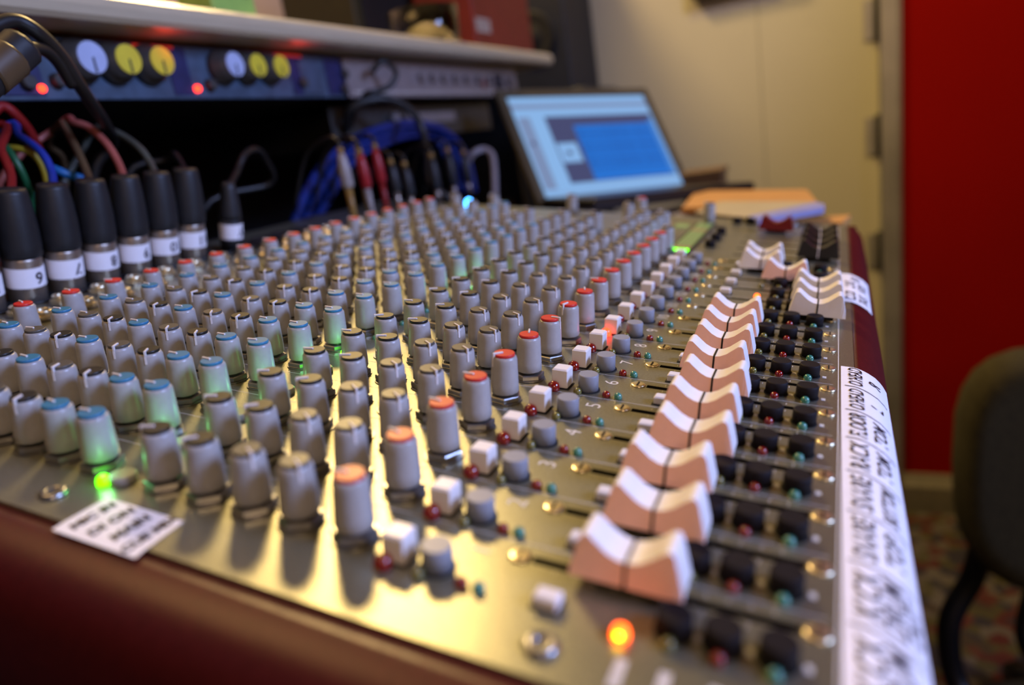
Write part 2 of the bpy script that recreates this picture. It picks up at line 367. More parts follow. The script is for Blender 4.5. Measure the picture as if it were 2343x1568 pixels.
# second, lower unit barely visible in the dark cabinet
e = empty('rack_effects_unit', (.80, .645, ZO + .166)); tag(e, 'dim dark rack unit below the pale grey one, behind the blue cable coil', 'audio unit')
MB().box(-.22, .22, 0, .003, 0, .044, 'rknob', bev=.0008).build('face_plate', e); MB().box(-.2, .2, .003, .2, .002, .042, 'void').build('chassis', e)
MB().box(-.05, .09, -.0012, 0, .018, .032, 'rack_grey').build('pale_section', e)
c = MB(); c.lathe([(.008, 0), (.0075, .01), (.006, .011)], 'rack_grey', 16, (-.09, 0, .025), Matrix.Rotation(PI / 2, 3, 'X')); c.build('round_knob', e)

# ------------------------------------------------------------------ things standing on the shelf
def place(px, Y): return onY(px, 60, Y).x
gx = place(968, .625)
g = MB(); rb, rt, hh, th = .046, .051, .050, .0014
g.lathe([(rb * .9, 0), (rb, .003), (rt, hh), (rt - th, hh), (rb - th, .008), (.001, .007)], 'glass', 36, (0, 0, 0), caps=False)
g.add([(rb * .9 * math.cos(2 * PI * k / 36), rb * .9 * math.sin(2 * PI * k / 36), 0) for k in range(36)], [list(range(35, -1, -1))], 'glass')
t = g.build('drinking_glass', loc=(gx, .622, ST + .0005)); tag(t, 'clear drinking glass standing on the cream shelf', 'glass')
xa, xb = place(1046, .66), place(1196, .66)
rb_ = empty('dark_red_box', ((xa + xb) / 2 + .03, .70, ST)); tag(rb_, 'dark red box with a small pale label at the shelf end', 'box')
hw = (xb - xa) / 2 - .015
MB().box(-hw, hw, -.05, .06, 0, .20, 'red_box', bev=.002).build('carton', rb_)
MB().box(-hw - .001, -hw + .001, -.035, .045, .13, .185, 'olive_box').build('dark_patch', rb_)
p = onY(1106, 58, .649); lb = MB(); lb.box(-.027, .027, -.0512, -.0498, .0, .022, 'label_grey'); lo = lb.build('pale_label', rb_, (p.x - rb_.location.x, 0, p.z - 0.011 - ST))
vs, fs = text_geo('BOX', .012); tb = MB(); tb.add([(v.x, -.0515, v.y + .011) for v in vs], fs, 'red_box'); tb.build('label_text', lo)
xa, xb = place(818, .78), place(1010, .78)
ob = MB(); ob.box(-(xb - xa) / 2, (xb - xa) / 2, -.06, .08, 0, .26, 'olive_box', bev=.004); ob.box(-(xb - xa) / 2 + .02, (xb - xa) / 2 - .02, -.064, -.058, .03, .23, 'void', bev=.002)
tag(ob.build('olive_case', loc=((xa + xb) / 2, .84, ST)), 'tall dark olive case on the shelf behind the drinking glass', 'case')
p = onY(520, 10, .60)
ge = empty('plastic_gadget', (p.x, .60, ST)); tag(ge, 'light green plastic gadget with a dark round knob on the shelf', 'gadget')
MB().box(-.03, .024, -.012, .03, 0, .06, 'green_plastic', bev=.004).build('case', ge)
MB().lathe([(.009, 0), (.008, .006), (.006, .007)], 'cap_black', 16, (.012, -.012, .028), Matrix.Rotation(PI / 2, 3, 'X')).build('knob', ge)
# loudspeaker on a stand beyond the shelf end
sx = 1.40
a0, a1 = onX(1200, 100, sx), onX(1298, 100, sx); zb = onX(1305, 205, sx).z
sp = empty('loudspeaker', (sx, (a0.y + .06 + a1.y) / 2, zb)); tag(sp, 'tall dark navy loudspeaker on a black stand beside the cream wall', 'loudspeaker')
hw = (a0.y + .06 - a1.y) / 2
MB().box(0, .2, -hw, hw, .0, .36, 'navy', bev=.004).build('cabinet', sp)
for z, r in ((.12, .055), (.26, .025)):
    MB().lathe([(r, 0), (r * .95, .004), (r * .8, .002), (r * .3, .0), (r * .2, .004)], 'void', 24, (-.0005, 0, z), Matrix.Rotation(-PI / 2, 3, 'Y')).build('driver', sp)
st = empty('speaker_stand', (sx + .1, sp.location.y, 0)); tag(st, 'black stand with a square top plate under the navy loudspeaker', 'stand')
MB().box(-.13, .13, -hw - .035, hw + .035, zb - .022, zb, 'navy', bev=.003).build('top_plate', st)
MB().box(-.09, .10, -hw - .005, hw + .085, .012, zb - .022, 'void', bev=.003).build('column', st)
MB().box(-.13, .13, -.12, .12, 0, .012, 'void', bev=.003).build('foot_plate', st)

# ------------------------------------------------------------------ the mixing console (panel coordinates: u along the channels, v away from the player, z off the panel)
P = .0254
con = empty('mixing_console', (0, 0, ZO), (TILT, 0, 0))
tag(con, 'large sixteen channel audio mixing console with grey panel and maroon trim', 'mixing console')
U0, U1, V0, V1 = -.0275, .583, .0945, .600
SL = .0097
slots = [(i * P + SL, .1125, .1705) for i in range(21)]
pn = MB()
def top(u0, u1, v0, v1): pn.add([(u0, v0, 0), (u1, v0, 0), (u1, v1, 0), (u0, v1, 0)], [(0, 1, 2, 3)], 'panel')
sv0, sv1, sw = .1085, .1748, .0015
top(U0, U1, V0, sv0); top(U0, U1, sv1, V1)
xs = [U0] + [q for s_ in slots for q in (s_[0] - sw, s_[0] + sw)] + [U1]
for i in range(0, len(xs), 2): top(xs[i], xs[i + 1], sv0, sv1)
pn.add([(U0, V0, 0), (U1, V0, 0), (U1, V1, 0), (U0, V1, 0), (U0, V0, -.002), (U1, V0, -.002), (U1, V1, -.002), (U0, V1, -.002)], [(1, 0, 4, 5), (2, 1, 5, 6), (3, 2, 6, 7), (0, 3, 7, 4)], 'panel')
pn.build('top_panel', con)
for s_ in slots:
    b = MB(); u = s_[0]; q = [(u - sw, sv0), (u + sw, sv0), (u + sw, sv1), (u - sw, sv1)]
    b.add([(x, y, 0) for x, y in q] + [(x, y, -.008) for x, y in q], [(0, 1, 5, 4), (1, 2, 6, 5), (2, 3, 7, 6), (3, 0, 4, 7), (4, 5, 6, 7)], 'slot'); b.build('fader_slot', con)
# body, bolster, cheeks
MB().box(U0, U1, .100, V1 - .002, -.085, -.009, 'void').build('chassis', con)
prof = [(V0, -.0002), (.092, -.0008), (.089, -.0020), (.0855, -.0040), (.0825, -.0068), (.080, -.0105), (.0782, -.0155), (.0772, -.022), (.077, -.032), (.079, -.060), (.085, -.085), (V0 + .004, -.085), (V0 + .004, -.0025), (V0, -.0025)]
b = MB(); b.prism(prof, U0 - .001, U1 + .001, 'maroon', 'x', smooth=True); b.build('front_bolster', con)
cprof = [(0, -.0012), (-.0010, -.0022), (-.0019, -.0010), (-.005, -.0013), (-.009, -.0024), (-.013, -.0044), (-.0165, -.0075), (-.0192, -.0118), (-.0208, -.018), (-.0213, -.028), (-.0213, -.095), (0, -.095)]
for side, u0, sg in (('near', U0, 1), ('far', U1, -1)):
    b = MB(); b.prism([(u0 + sg * a - (0.0002 * sg), z) for a, z in cprof], .086, V1 + .006, 'maroon', 'y', smooth=True)
    co = b.build('end_cheek', con)
    if side == 'near':
        b.__init__(); b.lathe([(.0055, 0), (.0055, .0010), (.0045, .0016), (.002, .0008)], 'slot', 16, (u0 - .0213, .262, -.062), Matrix.Rotation(-PI / 2, 3, 'Y')); b.build('screw_head', co)
MB().box(U0, U1, V1, V1 + .006, -.095, -.0005, 'groove').build('rear_panel', con)
# ---- shared part meshes
KH = .0195
def knob_mesh():
    b = MB()
    b.lathe([(.0052, .0037), (.0057, .0041), (.0056, .0075), (.00518, .0162), (.0051, .0180), (.0047, .0189), (.0044, .0191)], 'knob', 28, rib=.038)
    return b.mesh('knob')
def nut_mesh():
    b = MB(); b.lathe([(.0068, 0), (.0070, .0003), (.0070, .0005)], 'steel', 20, smooth=False)
    b.lathe([(.0065, .0005), (.0067, .0009), (.0067, .0024), (.0063, .0028)], 'steel', 6, smooth=False); b.lathe([(.0032, .0026), (.0032, .0034)], 'steel', 12); return b.mesh('hex_nut')
def cap_mesh(m):
    b = MB(); b.lathe([(.0042, .0190), (.0042, .0200), (.0040, .0203)], m, 24); return b.mesh('cap_disc')
def pointer_mesh(m='pointer'):
    b = MB(); b.box(.0006, .0051, -.00042, .00042, .0186, .0209, m, bev=.0002)
    b.add([(.0047, -.0004, .0186), (.0047, .0004, .0186), (.0051, .0004, .0186), (.0051, -.0004, .0186), (.0050, -.0004, .0152), (.0050, .0004, .0152), (.0053, .0004, .0152), (.0053, -.0004, .0152)],
          [(0, 1, 5, 4), (1, 2, 6, 5), (2, 3, 7, 6), (3, 0, 4, 7), (4, 5, 6, 7), (3, 2, 1, 0)], m)
    return b.mesh('pointer')
KM, NM, PM = knob_mesh(), nut_mesh(), pointer_mesh()
CM = {c: cap_mesh('cap_' + c) for c in ('red', 'blue', 'grey', 'black')}
def knob(u, v, c, ang):
    k = inst('knob', KM, con, (u, v, 0), ang)
    cp = inst('cap_disc', CM[c], k); cp['label'] = c + ' cap disc'
    inst('pointer', PM, k); n = inst('hex_nut', NM, k); n.rotation_euler = (0, 0, random.random())
    return k
cols = [('gain', .4797, 'red', 95, 25), ('b1', .4506, 'blue', 92, 8), ('g2', .4318, 'grey', 95, 10), ('k3', .4145, 'black', 195, 20), ('b4', .3976, 'blue', 90, 6), ('g5', .3785, 'grey', 205, 14),
        ('k6', .3611, 'black', 205, 12), ('b7', .3445, 'blue', 90, 6), ('b8', .3268, 'blue', 92, 8), ('a1', .2972, 'black', 112, 14), ('a2', .2790, 'black', 118, 14), ('a3', .2609, 'grey', 238, 3), ('a4', .2434, 'grey', 238, 3), ('pan', .2245, 'red', 90, 40)]
pan_ang = {1: 100, 2: 75, 3: 85, 4: 92, 5: 140, 6: 20, 7: 268, 8: 165, 9: 20, 10: 95}
for ch in range(1, 17):
    for n_, v, c, a, j in cols:
        ang = pan_ang.get(ch, 90) if n_ == 'pan' else a + random.uniform(-j, j)
        if ch == 1 and n_ == 'b7' : ang = 80
        knob((ch - 1) * P, v, c, math.radians(ang))
# master strips beyond channel sixteen
for i in range(16, 20):
    for v, c in ((.2245, 'grey'), (.2434, 'grey'), (.2609, 'grey'), (.2972, 'black'), (.3268, 'grey'), (.3611, 'grey'), (.3976, 'blue'), (.4318, 'grey'), (.4797, 'red')):
        if i >= 17 and v < .24: continue
        if i == 19 and .29 < v < .37: continue
        knob(i * P, v, c, math.radians(90 + random.uniform(-60, 60)))
for u, v, c in ((.545, .2140, 'grey'), (.558, .282, 'red'), (.560, .355, 'grey'), (.520, .285, 'grey'), (.530, .43, 'grey'), (.520, .470, 'grey')):
    knob(u, v, c, math.radians(90 + random.uniform(-80, 80)))
# buttons, lights and faders
def lead(m_): 
    b = MB(); b.lathe([(.0017, 0), (.0017, .0010), (.0014, .0019), (.0007, .0024), (.0001, .0025)], m_, 14); return b.mesh('indicator_light')
LM = {m_: lead(m_) for m_ in ('led_red', 'led_green', 'led_yellow', 'lit_orange', 'lit_green', 'lit_red')}
def led(u, v, m_, lab, s=1.):
    o = inst('indicator_light', LM[m_], con, (u, v, 0)); o.scale = (s, s, s); o['label'] = lab; return o
mutem = MB(); mutem.box(-.0035, .0035, -.0035, .0035, 0, .0086, 'white', bev=.0006); mutem.box(-.0041, .0041, -.0041, .0041, 0, .0003, 'slot'); mutem = mutem.mesh('mute_button')
pflm = MB(); pflm.lathe([(.0050, 0), (.0050, .0004)], 'slot', 20); pflm.lathe([(.0043, .0004), (.0042, .0068), (.0039, .0072)], 'grey_btn', 20); pflm = pflm.mesh('round_button')
sqm = MB(); sqm.box(-.0024, .0024, -.0032, .0032, 0, .0034, 'white', bev=.0005); sqm.box(-.0030, .0030, -.0038, .0038, 0, .0003, 'slot'); sqm = sqm.mesh('small_button')
rtm = MB(); rtm.lathe([(.0047, 0), (.0047, .0003)], 'slot', 20); rtm.lathe([(.0043, .0003), (.0042, .0050), (.0038, .0055)], 'black_btn', 20); rtm = rtm.mesh('routing_button')
eqm = MB(); eqm.lathe([(.0042, 0), (.0042, .0022), (.0038, .0027)], 'knob', 18); eqm = eqm.mesh('equaliser_button')
swm = MB(); swm.lathe([(.0032, 0), (.0032, .0004), (.0027, .0007), (.0014, .0006)], 'gold', 14); swm.box(-.0020, .0020, -.0003, .0003, .0006, .0009, 'slot'); swm = swm.mesh('fader_screw')
def fader_mesh(mtop, mface, mline):
    b = MB(); hb, ht, hz = .0142, .0104, .0150
    prf = [(-hb, .0032), (-hb + .0001, .0050), (-.0127, .0105), (-.0116, .0146), (-.0108, .0154), (-.0095, .0153), (-.0075, .0136), (-.0050, .0115), (-.0024, .0102), (0, .0098)]
    prf = prf + [(-a, z) for a, z in reversed(prf[:-1])]
    du = (.0052, .0049, .0043)
    n = len(prf); vs = []
    for s_ in (-1, 1):
        for a, z in prf:
            d = .0054 - .0004 * max(0, (z - .0015) / .0145)
            vs.append((s_ * d, a, z))
    fs_top = []
    ends = (0, 1, 2, 3)
    for i in range(n - 1): fs_top.append((i, i + 1, n + i + 1, n + i))
    b.add(vs, fs_top, mtop, True)
    # grip faces as strips down to the skirt, then the underside
    k = n // 2
    for o_, rev in ((0, False), (n, True)):
        vv = vs[o_:o_ + n]; low = [(vv[i][0] * (1.0), vv[i][1], .0032) for i in range(n)]
        fs = []
        for i in range(n - 1):
            q = (i, n + i, n + i + 1, i + 1); fs.append(q if not rev else q[::-1])
        low = [(math.copysign(.0058, vv[0][0]), a, .0032) for (x_, a, z_) in vv]
        b.add(list(vv) + low, fs, mface)
    b.add([(-.0058, -hb, .0032), (.0058, -hb, .0032), (.0058, hb, .0032), (-.0058, hb, .0032)], [(3, 2, 1, 0)], mface)
    return b.mesh('fader_cap')
def line_mesh(mline):
    b = MB(); e = .00012
    b.box(-.0051 - e, .0051 + e, -.0004, .0004, .0092, .0098 + e * 1.5, mline)
    for s_ in (-1, 1):
        x0 = s_ * (.0058 + e); x1 = s_ * (.0051 + e)
        b.add([(x0, -.0004, .0032), (x0, .0004, .0032), (x1, .0004, .0099), (x1, -.0004, .0099), (x0 - s_ * .0006, -.0004, .0032), (x0 - s_ * .0006, .0004, .0032), (x1 - s_ * .0006, .0004, .0099), (x1 - s_ * .0006, -.0004, .0099)],
              [(0, 1, 2, 3), (7, 6, 5, 4), (0, 3, 7, 4), (1, 5, 6, 2), (0, 4, 5, 1)], mline)
    return b.mesh('centre_line')
FM = {k: fader_mesh(*v) for k, v in {'pink': ('fader_white', 'fader_warm_tint', 0), 'white': ('fader_white', 'fader_white', 0), 'black': ('fader_black', 'fader_black', 0), 'red': ('fader_red', 'fader_red', 0)}.items()}
FL = {'b': line_mesh('line_black'), 'w': line_mesh('pointer')}
stem = MB(); stem.box(-.0008, .0008, -.003, .003, -.006, .0040, 'steel'); stem.box(-.0030, .0030, -.0085, .0085, .0008, .0034, 'slot'); stem = stem.mesh('stem')
def fader(u, v, kind, line='b'):
    f = inst('fader_cap', FM[kind], con, (u, v, 0)); f['label'] = {'pink': 'white topped fader cap with grip faces tinted salmon as if warmly lit', 'white': 'cream white fader cap', 'black': 'black fader cap with white line', 'red': 'dark red master fader cap'}[kind]
    if line: inst('centre_line', FL[line], f)
    inst('stem', stem, f); return f
fv = [.1488, .1479, .1500, .1472, .1483, .1478, .1510, .1510, .1520, .1520, .1123, .1128, .1132, .1331, .1505, .1513]
for ch in range(1, 17):
    c0 = (ch - 1) * P
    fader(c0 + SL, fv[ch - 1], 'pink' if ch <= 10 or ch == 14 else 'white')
    inst('mute_button', mutem, con, (c0 - .0030, .2080, 0)); inst('round_button', pflm, con, (c0 - .0030, .1965, 0)); inst('small_button', sqm, con, (c0 - .0050, .1650, 0))
    led(c0 - .0085, .2098, 'lit_red' if ch == 9 else 'led_red', 'lit red mute light' if ch == 9 else 'dark red mute light', 1.55)
    led(c0 - .0085, .1993, 'led_yellow', 'dull yellow light'); led(c0 - .0071, .1875, 'led_red', 'red peak light'); led(c0 - .0071, .1826, 'led_green', 'green signal light')
    for v, m_, lab in ((.1355, 'led_yellow', 'dull yellow light'), (.1247, 'led_red', 'dark red light'), (.1131, 'led_green', 'dull green light')):
        inst('routing_button', rtm, con, (c0 - .0022, v - .0003, 0))
        lit = (ch == 14 and m_ == 'led_red') or (ch == 15 and m_ == 'led_red')
        led(c0 - .0078, v, 'lit_orange' if lit else m_, 'lit orange light' if lit else lab)
    on = ch in (1, 13)
    led(c0 - .0085, .1460, 'lit_orange' if on else 'led_yellow', 'lit orange light' if on else 'dull yellow light', 1.25 if ch == 1 else 1.)
    inst('equaliser_button', eqm, con, (c0 - .0040, .3120, 0))
    lit = ch in (1, 2, 3, 4, 5, 6, 11, 12)
    led(c0 - .0080, .3160, 'lit_green' if lit else 'led_green', 'lit green light' if lit else 'dull green light', 1.35 if lit else 1.)
    if lit:
        l = D.lights.new('led_glow', 'POINT'); l.energy = .0022; l.color = (.22, 1, .35); l.shadow_soft_size = .0015
        o = D.objects.new('led_glow', l); COL.objects.link(o); o.parent = con; o.location = (c0 - .0080, .3160, .0045)
    inst('fader_screw', swm, con, (c0 + SL, .1785, 0)); inst('fader_screw', swm, con, (c0 + SL, .1050, 0))
core = MB(); core.lathe([(.0010, .0), (.0009, .0010), (.0002, .0012)], 'lit_core', 12); core.build('light_core', con, (-.0100, .1460, .0012))
for u, v in ((16, .1155), (17, .1155), (18, .1155), (19, .1160)): fader(u * P + SL, v, 'black', 'w')
fader(20 * P + SL + .002, .1520, 'red', None)
for u, v in ((.560, .1895), (.562, .1780), (.563, .1650)): inst('routing_button', rtm, con, (u, v, 0))
for u in (.44, .47, .50): inst('routing_button', rtm, con, (u, .196, 0))
# level meter by the master strips
mt = MB(); mt.box(.404, .546, .2060, .2245, 0, .0012, 'groove', bev=.0004); mt = mt.build('level_meter', con)
M['seg_pale'] = emis('meter_pale', (.50, .62, .20), .42); M['seg_orange'] = emis('meter_orange', (.70, .40, .16), .45)  # pale segments are unlit; their reflected light is put in as glow
for k in range(12):
    b = MB(); u = .4075 + k * .0115; b.box(u, u + .0085, .2085, .2222, .0012, .0016, 'lit_green' if k == 0 else ('seg_orange' if k in (1, 8) else 'seg_pale')); b.build('meter_segment', mt)
b = MB(); b.box(.517, .535, .229, .2405, 0, .0010, 'seg_pale'); b.build('meter_window', con)
b = MB(); b.box(.520, .533, .2455, .2500, 0, .0010, 'seg_orange'); b.build('meter_window', con)
# blue power light near the far rear corner
pb = MB(); pb.lathe([(.0042, 0), (.0042, .0035), (.0033, .0062), (.001, .0074)], 'lit_blue', 16); pb = pb.build('power_light', con, (.577, .484, 0)); pb['label'] = 'lit blue power light'
# panel screws
for u, v in ((-.0185, .1615), (-.0185, .39), (.570, .14), (-.0185, .325)):
    b = MB(); b.lathe([(.0042, 0), (.0042, .0008), (.0034, .0016), (.0018, .0016), (.0016, .0008)], 'steel', 20); b.build('panel_screw', con, (u, v, 0))
# jack nuts along the rear
jm = MB(); jm.lathe([(.0075, 0), (.0077, .0004), (.0077, .0006)], 'steel', 20); jm.lathe([(.0064, .0006), (.0066, .0010), (.0066, .0025), (.0060, .0030)], 'gold', 8, smooth=False); jm.lathe([(.0050, .003), (.0050, .0052), (.0044, .0058), (.0036, .0052), (.0036, .001)], 'gold', 20); jm = jm.mesh('jack_socket')
for ch in range(1, 23):
    for v in (.5110, .5320):
        if ch > 16 and v > .52 and ch % 2: continue
        inst('jack_socket', jm, con, ((ch - 1) * P + .002, v, 0))
xm = MB(); xm.lathe([(.0135, 0), (.0135, .0012), (.0118, .0020), (.0112, .0004), (.0005, .0004)], 'boot', 24); xm = xm.mesh('cannon_socket')
for ch in range(1, 17): inst('cannon_socket', xm, con, ((ch - 1) * P + .001, .5570, 0))
# printed legend: channel dividers, fader scales, numbers
pl = MB(); e_ = .00006
def pr_(u0, u1, v0, v1): pl.add([(u0, v0, e_), (u1, v0, e_), (u1, v1, e_), (u0, v1, e_)], [(0, 1, 2, 3)], 'print')
for ch in range(0, 21): pr_((ch + .5) * P - .00013 + .003, (ch + .5) * P + .00013 + .003, .103, .500)
pr_(U0 + .004, U1 - .004, .1008, .1012)
for ch in range(1, 22):
    for k in range(11):
        v = .1145 + k * .0053; c0 = (ch - 1) * P + SL
        pr_(c0 - .0042, c0 - .0026 + (.0004 if k % 5 == 0 else 0), v - .00012, v + .00012); pr_(c0 + .0026, c0 + .0042, v - .00012, v + .00012)
for ch in range(1, 17):
    for v in (.1300, .1187, .1065): pr_((ch - 1) * P - .0035, (ch - 1) * P - .0010, v - .0008, v + .0008)
for ch in range(-1, 0): pass
for v in (.1440, .1345, .1240, .1130): pr_(-.0235, -.0150, v - .0016, v + .0010)
pl = pl.build('printed_legend', con); pl['kind'] = 'stuff'
for ch in range(1, 17):
    vs, fs = text_geo(str(ch), .0088); b = MB()
    b.add([(v.x, v.y, .00007) for v in vs], fs, 'print'); b.build('channel_number', con, ((ch - 1) * P + .0080, .1893, 0))

# ------------------------------------------------------------------ label tape along the bolster (lies on the console)
def bolster_at(s):
    """point at distance s (m) from the tape's rear edge, following the bolster profile"""
    pr2 = [(.1000, .00012), (V0, .00012), (.092, -.0005), (.089, -.0017), (.0855, -.0037), (.0825, -.0065), (.080, -.0102), (.0782, -.0152)]
    for a, c in zip(pr2, pr2[1:]):
        l_ = math.hypot(c[0] - a[0], c[1] - a[1])
        if s <= l_: t_ = s / l_; return a[0] + (c[0] - a[0]) * t_, a[1] + (c[1] - a[1]) * t_
        s -= l_
    return pr2[-1]
def tape(u0, u1, words, width, label):
    e = empty('label_tape', (0, 0, ZO), (TILT, 0, 0)); tag(e, label, 'tape', None)
    b = MB(); n = 14; vs = []
    for k in range(n + 1):
        v, z = bolster_at(width * k / n)
        vs += [(u0 + random.uniform(-1, 1) * .0002, v, z + .0001), (u1, v, z + .0001)]
    b.add(vs, [(2 * k, 2 * k + 2, 2 * k + 3, 2 * k + 1) for k in range(n)], 'tape', True); b.build('strip', e)
    for u, s, size, body in words:
        if body == '|':
            q = MB()
            for k in range(10):
                s0, s1 = .0015 + k * (width - .004) / 10, .0015 + (k + 1) * (width - .004) / 10
                a, c = bolster_at(s0), bolster_at(s1); w_ = .0003; lean = .0016
                q.add([(u - w_ - lean * k / 10, a[0], a[1] + .0003), (u + w_ - lean * k / 10, a[0], a[1] + .0003), (u + w_ - lean * (k + 1) / 10, c[0], c[1] + .0003), (u - w_ - lean * (k + 1) / 10, c[0], c[1] + .0003)], [(0, 3, 2, 1)], 'ink')
            q.build('ink_stroke', e)
        else:
            vs, fs = text_geo(body, size, shear=.15, bold=size * .006); vv = []; wd = max(p.x for p in vs) - min(p.x for p in vs); kx = min(.95, .0205 / wd)
            for p in vs:
                v, z = bolster_at(max(.0002, s - p.y)); vv.append((u + p.x * kx, v, z + .00035))
            q = MB(); q.add(vv, fs, 'ink'); q.build('handwriting', e)
    return e
W = []
for ch, (l1, l2, l3) in enumerate([('KICK', 'DRUM', 'IN'), ('KICK', 'DRUM', 'OUT'), ('SNARE', 'TOP', ''), ('SNARE', 'BOTTOM', ''), ('RACK', 'TOM', ''), ('FLOOR', 'TOM', ''), ('O/HEAD', 'L', ''), ('O/HEAD', 'R', '')]):
    u = ch * P + .003
    sz = .0088 if l1 != 'O/HEAD' else .0082
    W.append((u, .0062, sz, l1))
    W.append((u, .0150 if not l3 else .0128, .0086 if l2 != 'BOTTOM' else .0078, l2))
    if l3: W.append((u, .0192, .0075, l3))
    if ch < 7: W.append((u + P / 2 + .0006, 0, 0, '|'))
tape(-.040, .1925, W, .0236, 'long white tape strip with black handwritten drum names along the console front')
tape(.3065, .3800, [(.322, .0060, .0085, 'CLICK'), (.322, .0140, .0085, 'TALK'), (.350, .0060, .0085, 'LINE'), (.350, .0140, .0085, 'VOX'), (.368, .0100, .0085, 'FX')], .0200, 'short white handwritten tape piece beside the far white faders')
# white sticker on the near end
stk = empty('paper_sticker', (0, 0, ZO), (TILT, 0, 0)); tag(stk, 'white sticker with four rows of black handwriting on the panel corner by the green light', 'sticker')
b = MB(); b.add([(-.0318, .3067, .00025), (-.0318, .2729, .00025), (-.0285, .2735, .00035), (-.0138, .2748, .00025), (-.0135, .3076, .00025), (-.0285, .3070, .00035)], [(0, 1, 2, 5), (5, 2, 3, 4)], 'tape'); b.build('paper', stk)
for k, (body, sz) in enumerate([('MIC IN', .0046), ('DI ON', .0050), ('MAIN', .0050), ('CUE MIX', .0046)]):
    vs, fs = text_geo(body, sz, shear=.2, bold=.00022); q = MB(); v0 = .3018 - k * .0078
    q.add([(-.0225 + p.x, v0 + p.y, .0005) for p in vs], fs, 'ink'); q.build('handwriting', stk)

# ------------------------------------------------------------------ plugs and cables
CR = Matrix.Rotation(TILT, 3, 'X')
def pw(u, v, z): return CR @ Vector((u, v, z)) + Vector((0, 0, ZO))
def plug(u, v, num, cord_m, path, label, size=1., rot=0., slim=False):
    """connector standing in a socket; the axis leans a little to the front"""
    base = pw(u, v, .0)
    lean = Matrix.Rotation(TILT + math.radians(6), 3, 'X')
    e = empty('cannon_plug', base, lean.to_euler()); tag(e, label, 'cable', 'cable plugs standing in the rear sockets')
    s_ = size
    b = MB()
    if slim: b.lathe([(.0085, .001), (.0088, .010), (.0088, .026)], 'boot', 28)
    else: b.lathe([(.0100, .001), (.0104, .002), (.0104, .027), (.0100, .0283)], 'shell', 28)
    b.build('shell', e)
    b = MB(); r0 = .0089 if slim else .0107
    b.lathe([(r0, .0105), (r0, .0225)], 'tape', 28, caps=False); b.lathe([(r0, .0225), (r0 - .0004, .0225)], 'tape', 28, caps=False); lb = b.build('number_band', e)
    vs, fs = text_geo(num, .0100, bold=.0002); q = MB(); a0 = math.radians(-80)
    q.add([((r0 + .0002) * math.cos(a0 - (p.x) / r0), (r0 + .0002) * math.sin(a0 - (p.x) / r0), .0165 - p.y) for p in vs], fs, 'ink'); q.build('number', lb)
    b = MB()
    if slim: b.lathe([(.0088, .026), (.0086, .030), (.0075, .040), (.0058, .050), (.0048, .0545), (.003, .055)], 'boot', 24)
    else: b.lathe([(.0106, .0283), (.0114, .0295), (.0116, .036), (.0112, .046), (.0101, .057), (.0088, .0662), (.0082, .0685), (.003, .0686)], 'boot', 24)
    b.build('boot', e)
    tip = base + lean @ Vector((0, 0, .0545 if slim else .068))
    inv = lean.transposed()
    pts = [tip - lean @ Vector((0, 0, .004))] + [Vector(p) for p in path]
    b = MB(); b.tube([inv @ (p - base) for p in pts], .0026 if not slim else .0028, cord_m, 10); b.build('cord', e)
    return e
def py(px, y, Y): return onY(px, y, Y)
plug(4 * P - .001, .5585, '5', 'cord_green', [py(-60, 380, .56), py(-90, 340, .6), pw(.04, .63, -.05)], 'plug numbered five at the left edge of the photo')
plug(5 * P - .001, .5585, '6', 'cord_red', [py(25, 400, .555), py(2, 345, .57), py(-30, 290, .60), pw(.02, .635, .05), pw(.01, .64, -.08)], 'nickel cable plug numbered six with a red cord')
plug(6 * P - .001, .5585, '7', 'cord_blue', [py(118, 395, .555), py(95, 350, .565), py(45, 312, .585), py(0, 296, .60), pw(.085, .64, .04), pw(.085, .64, -.08)], 'nickel cable plug numbered seven with a blue cord')
plug(7 * P - .001, .5585, '8', 'cord_brown', [py(203, 405, .555), py(180, 350, .57), py(150, 295, .59), py(138, 284, .60), py(110, 330, .625), py(150, 420, .64), pw(.16, .645, -.08)], 'nickel cable plug numbered eight with a thin brown cord')
plug(8 * P - .001, .5585, '9', 'cord_pink', [py(272, 375, .555), py(245, 330, .565), py(205, 293, .58), py(170, 281, .59), py(140, 284, .61), pw(.17, .645, .05), pw(.17, .645, -.08)], 'nickel cable plug numbered nine with a pink cord')
plug(9 * P - .001, .5585, '10', 'cord_grey', [py(345, 375, .555), py(320, 340, .565), py(275, 308, .585), py(225, 292, .60), py(195, 330, .63), pw(.20, .645, .02), pw(.20, .645, -.08)], 'nickel cable plug numbered ten with a grey cord')
plug(10 * P - .001, .5585, '11', 'cord_black', [py(415, 375, .56), py(398, 352, .575), py(385, 365, .60), pw(.27, .64, .05), pw(.29, .645, -.08)], 'nickel cable plug numbered eleven with a short black cord')
plug(11 * P + .0095, .5535, 'Y', 'cord_black', [py(541, 395, .555), py(560, 354, .558), py(585, 342, .565), py(606, 362, .58), py(618, 420, .60), pw(.345, .64, .02), pw(.345, .645, -.08)], 'slim black cable plug with a white letter band standing alone', slim=True)
def cable(name_label, m_, r, pts, n=10):
    base = Vector(pts[0]); b = MB(); b.tube([Vector(p) - base for p in pts], r, m_, n)
    o = b.build('cable', loc=base); tag(o, name_label, 'cable'); return o
cable('green cable drooping between the plugs numbered six and seven', 'cord_green', .0024, [py(-15, 300, .60), py(12, 335, .585), py(40, 375, .578), py(62, 425, .58), py(72, 480, .59), pw(.155, .612, -.03), pw(.16, .64, -.09)])
cable('yellow cable arching behind the plug numbered seven', 'cord_yellow', .0022, [py(-15, 345, .60), py(15, 338, .59), py(60, 345, .58), py(92, 372, .578), py(108, 420, .58), py(112, 480, .588), pw(.19, .63, -.08)])
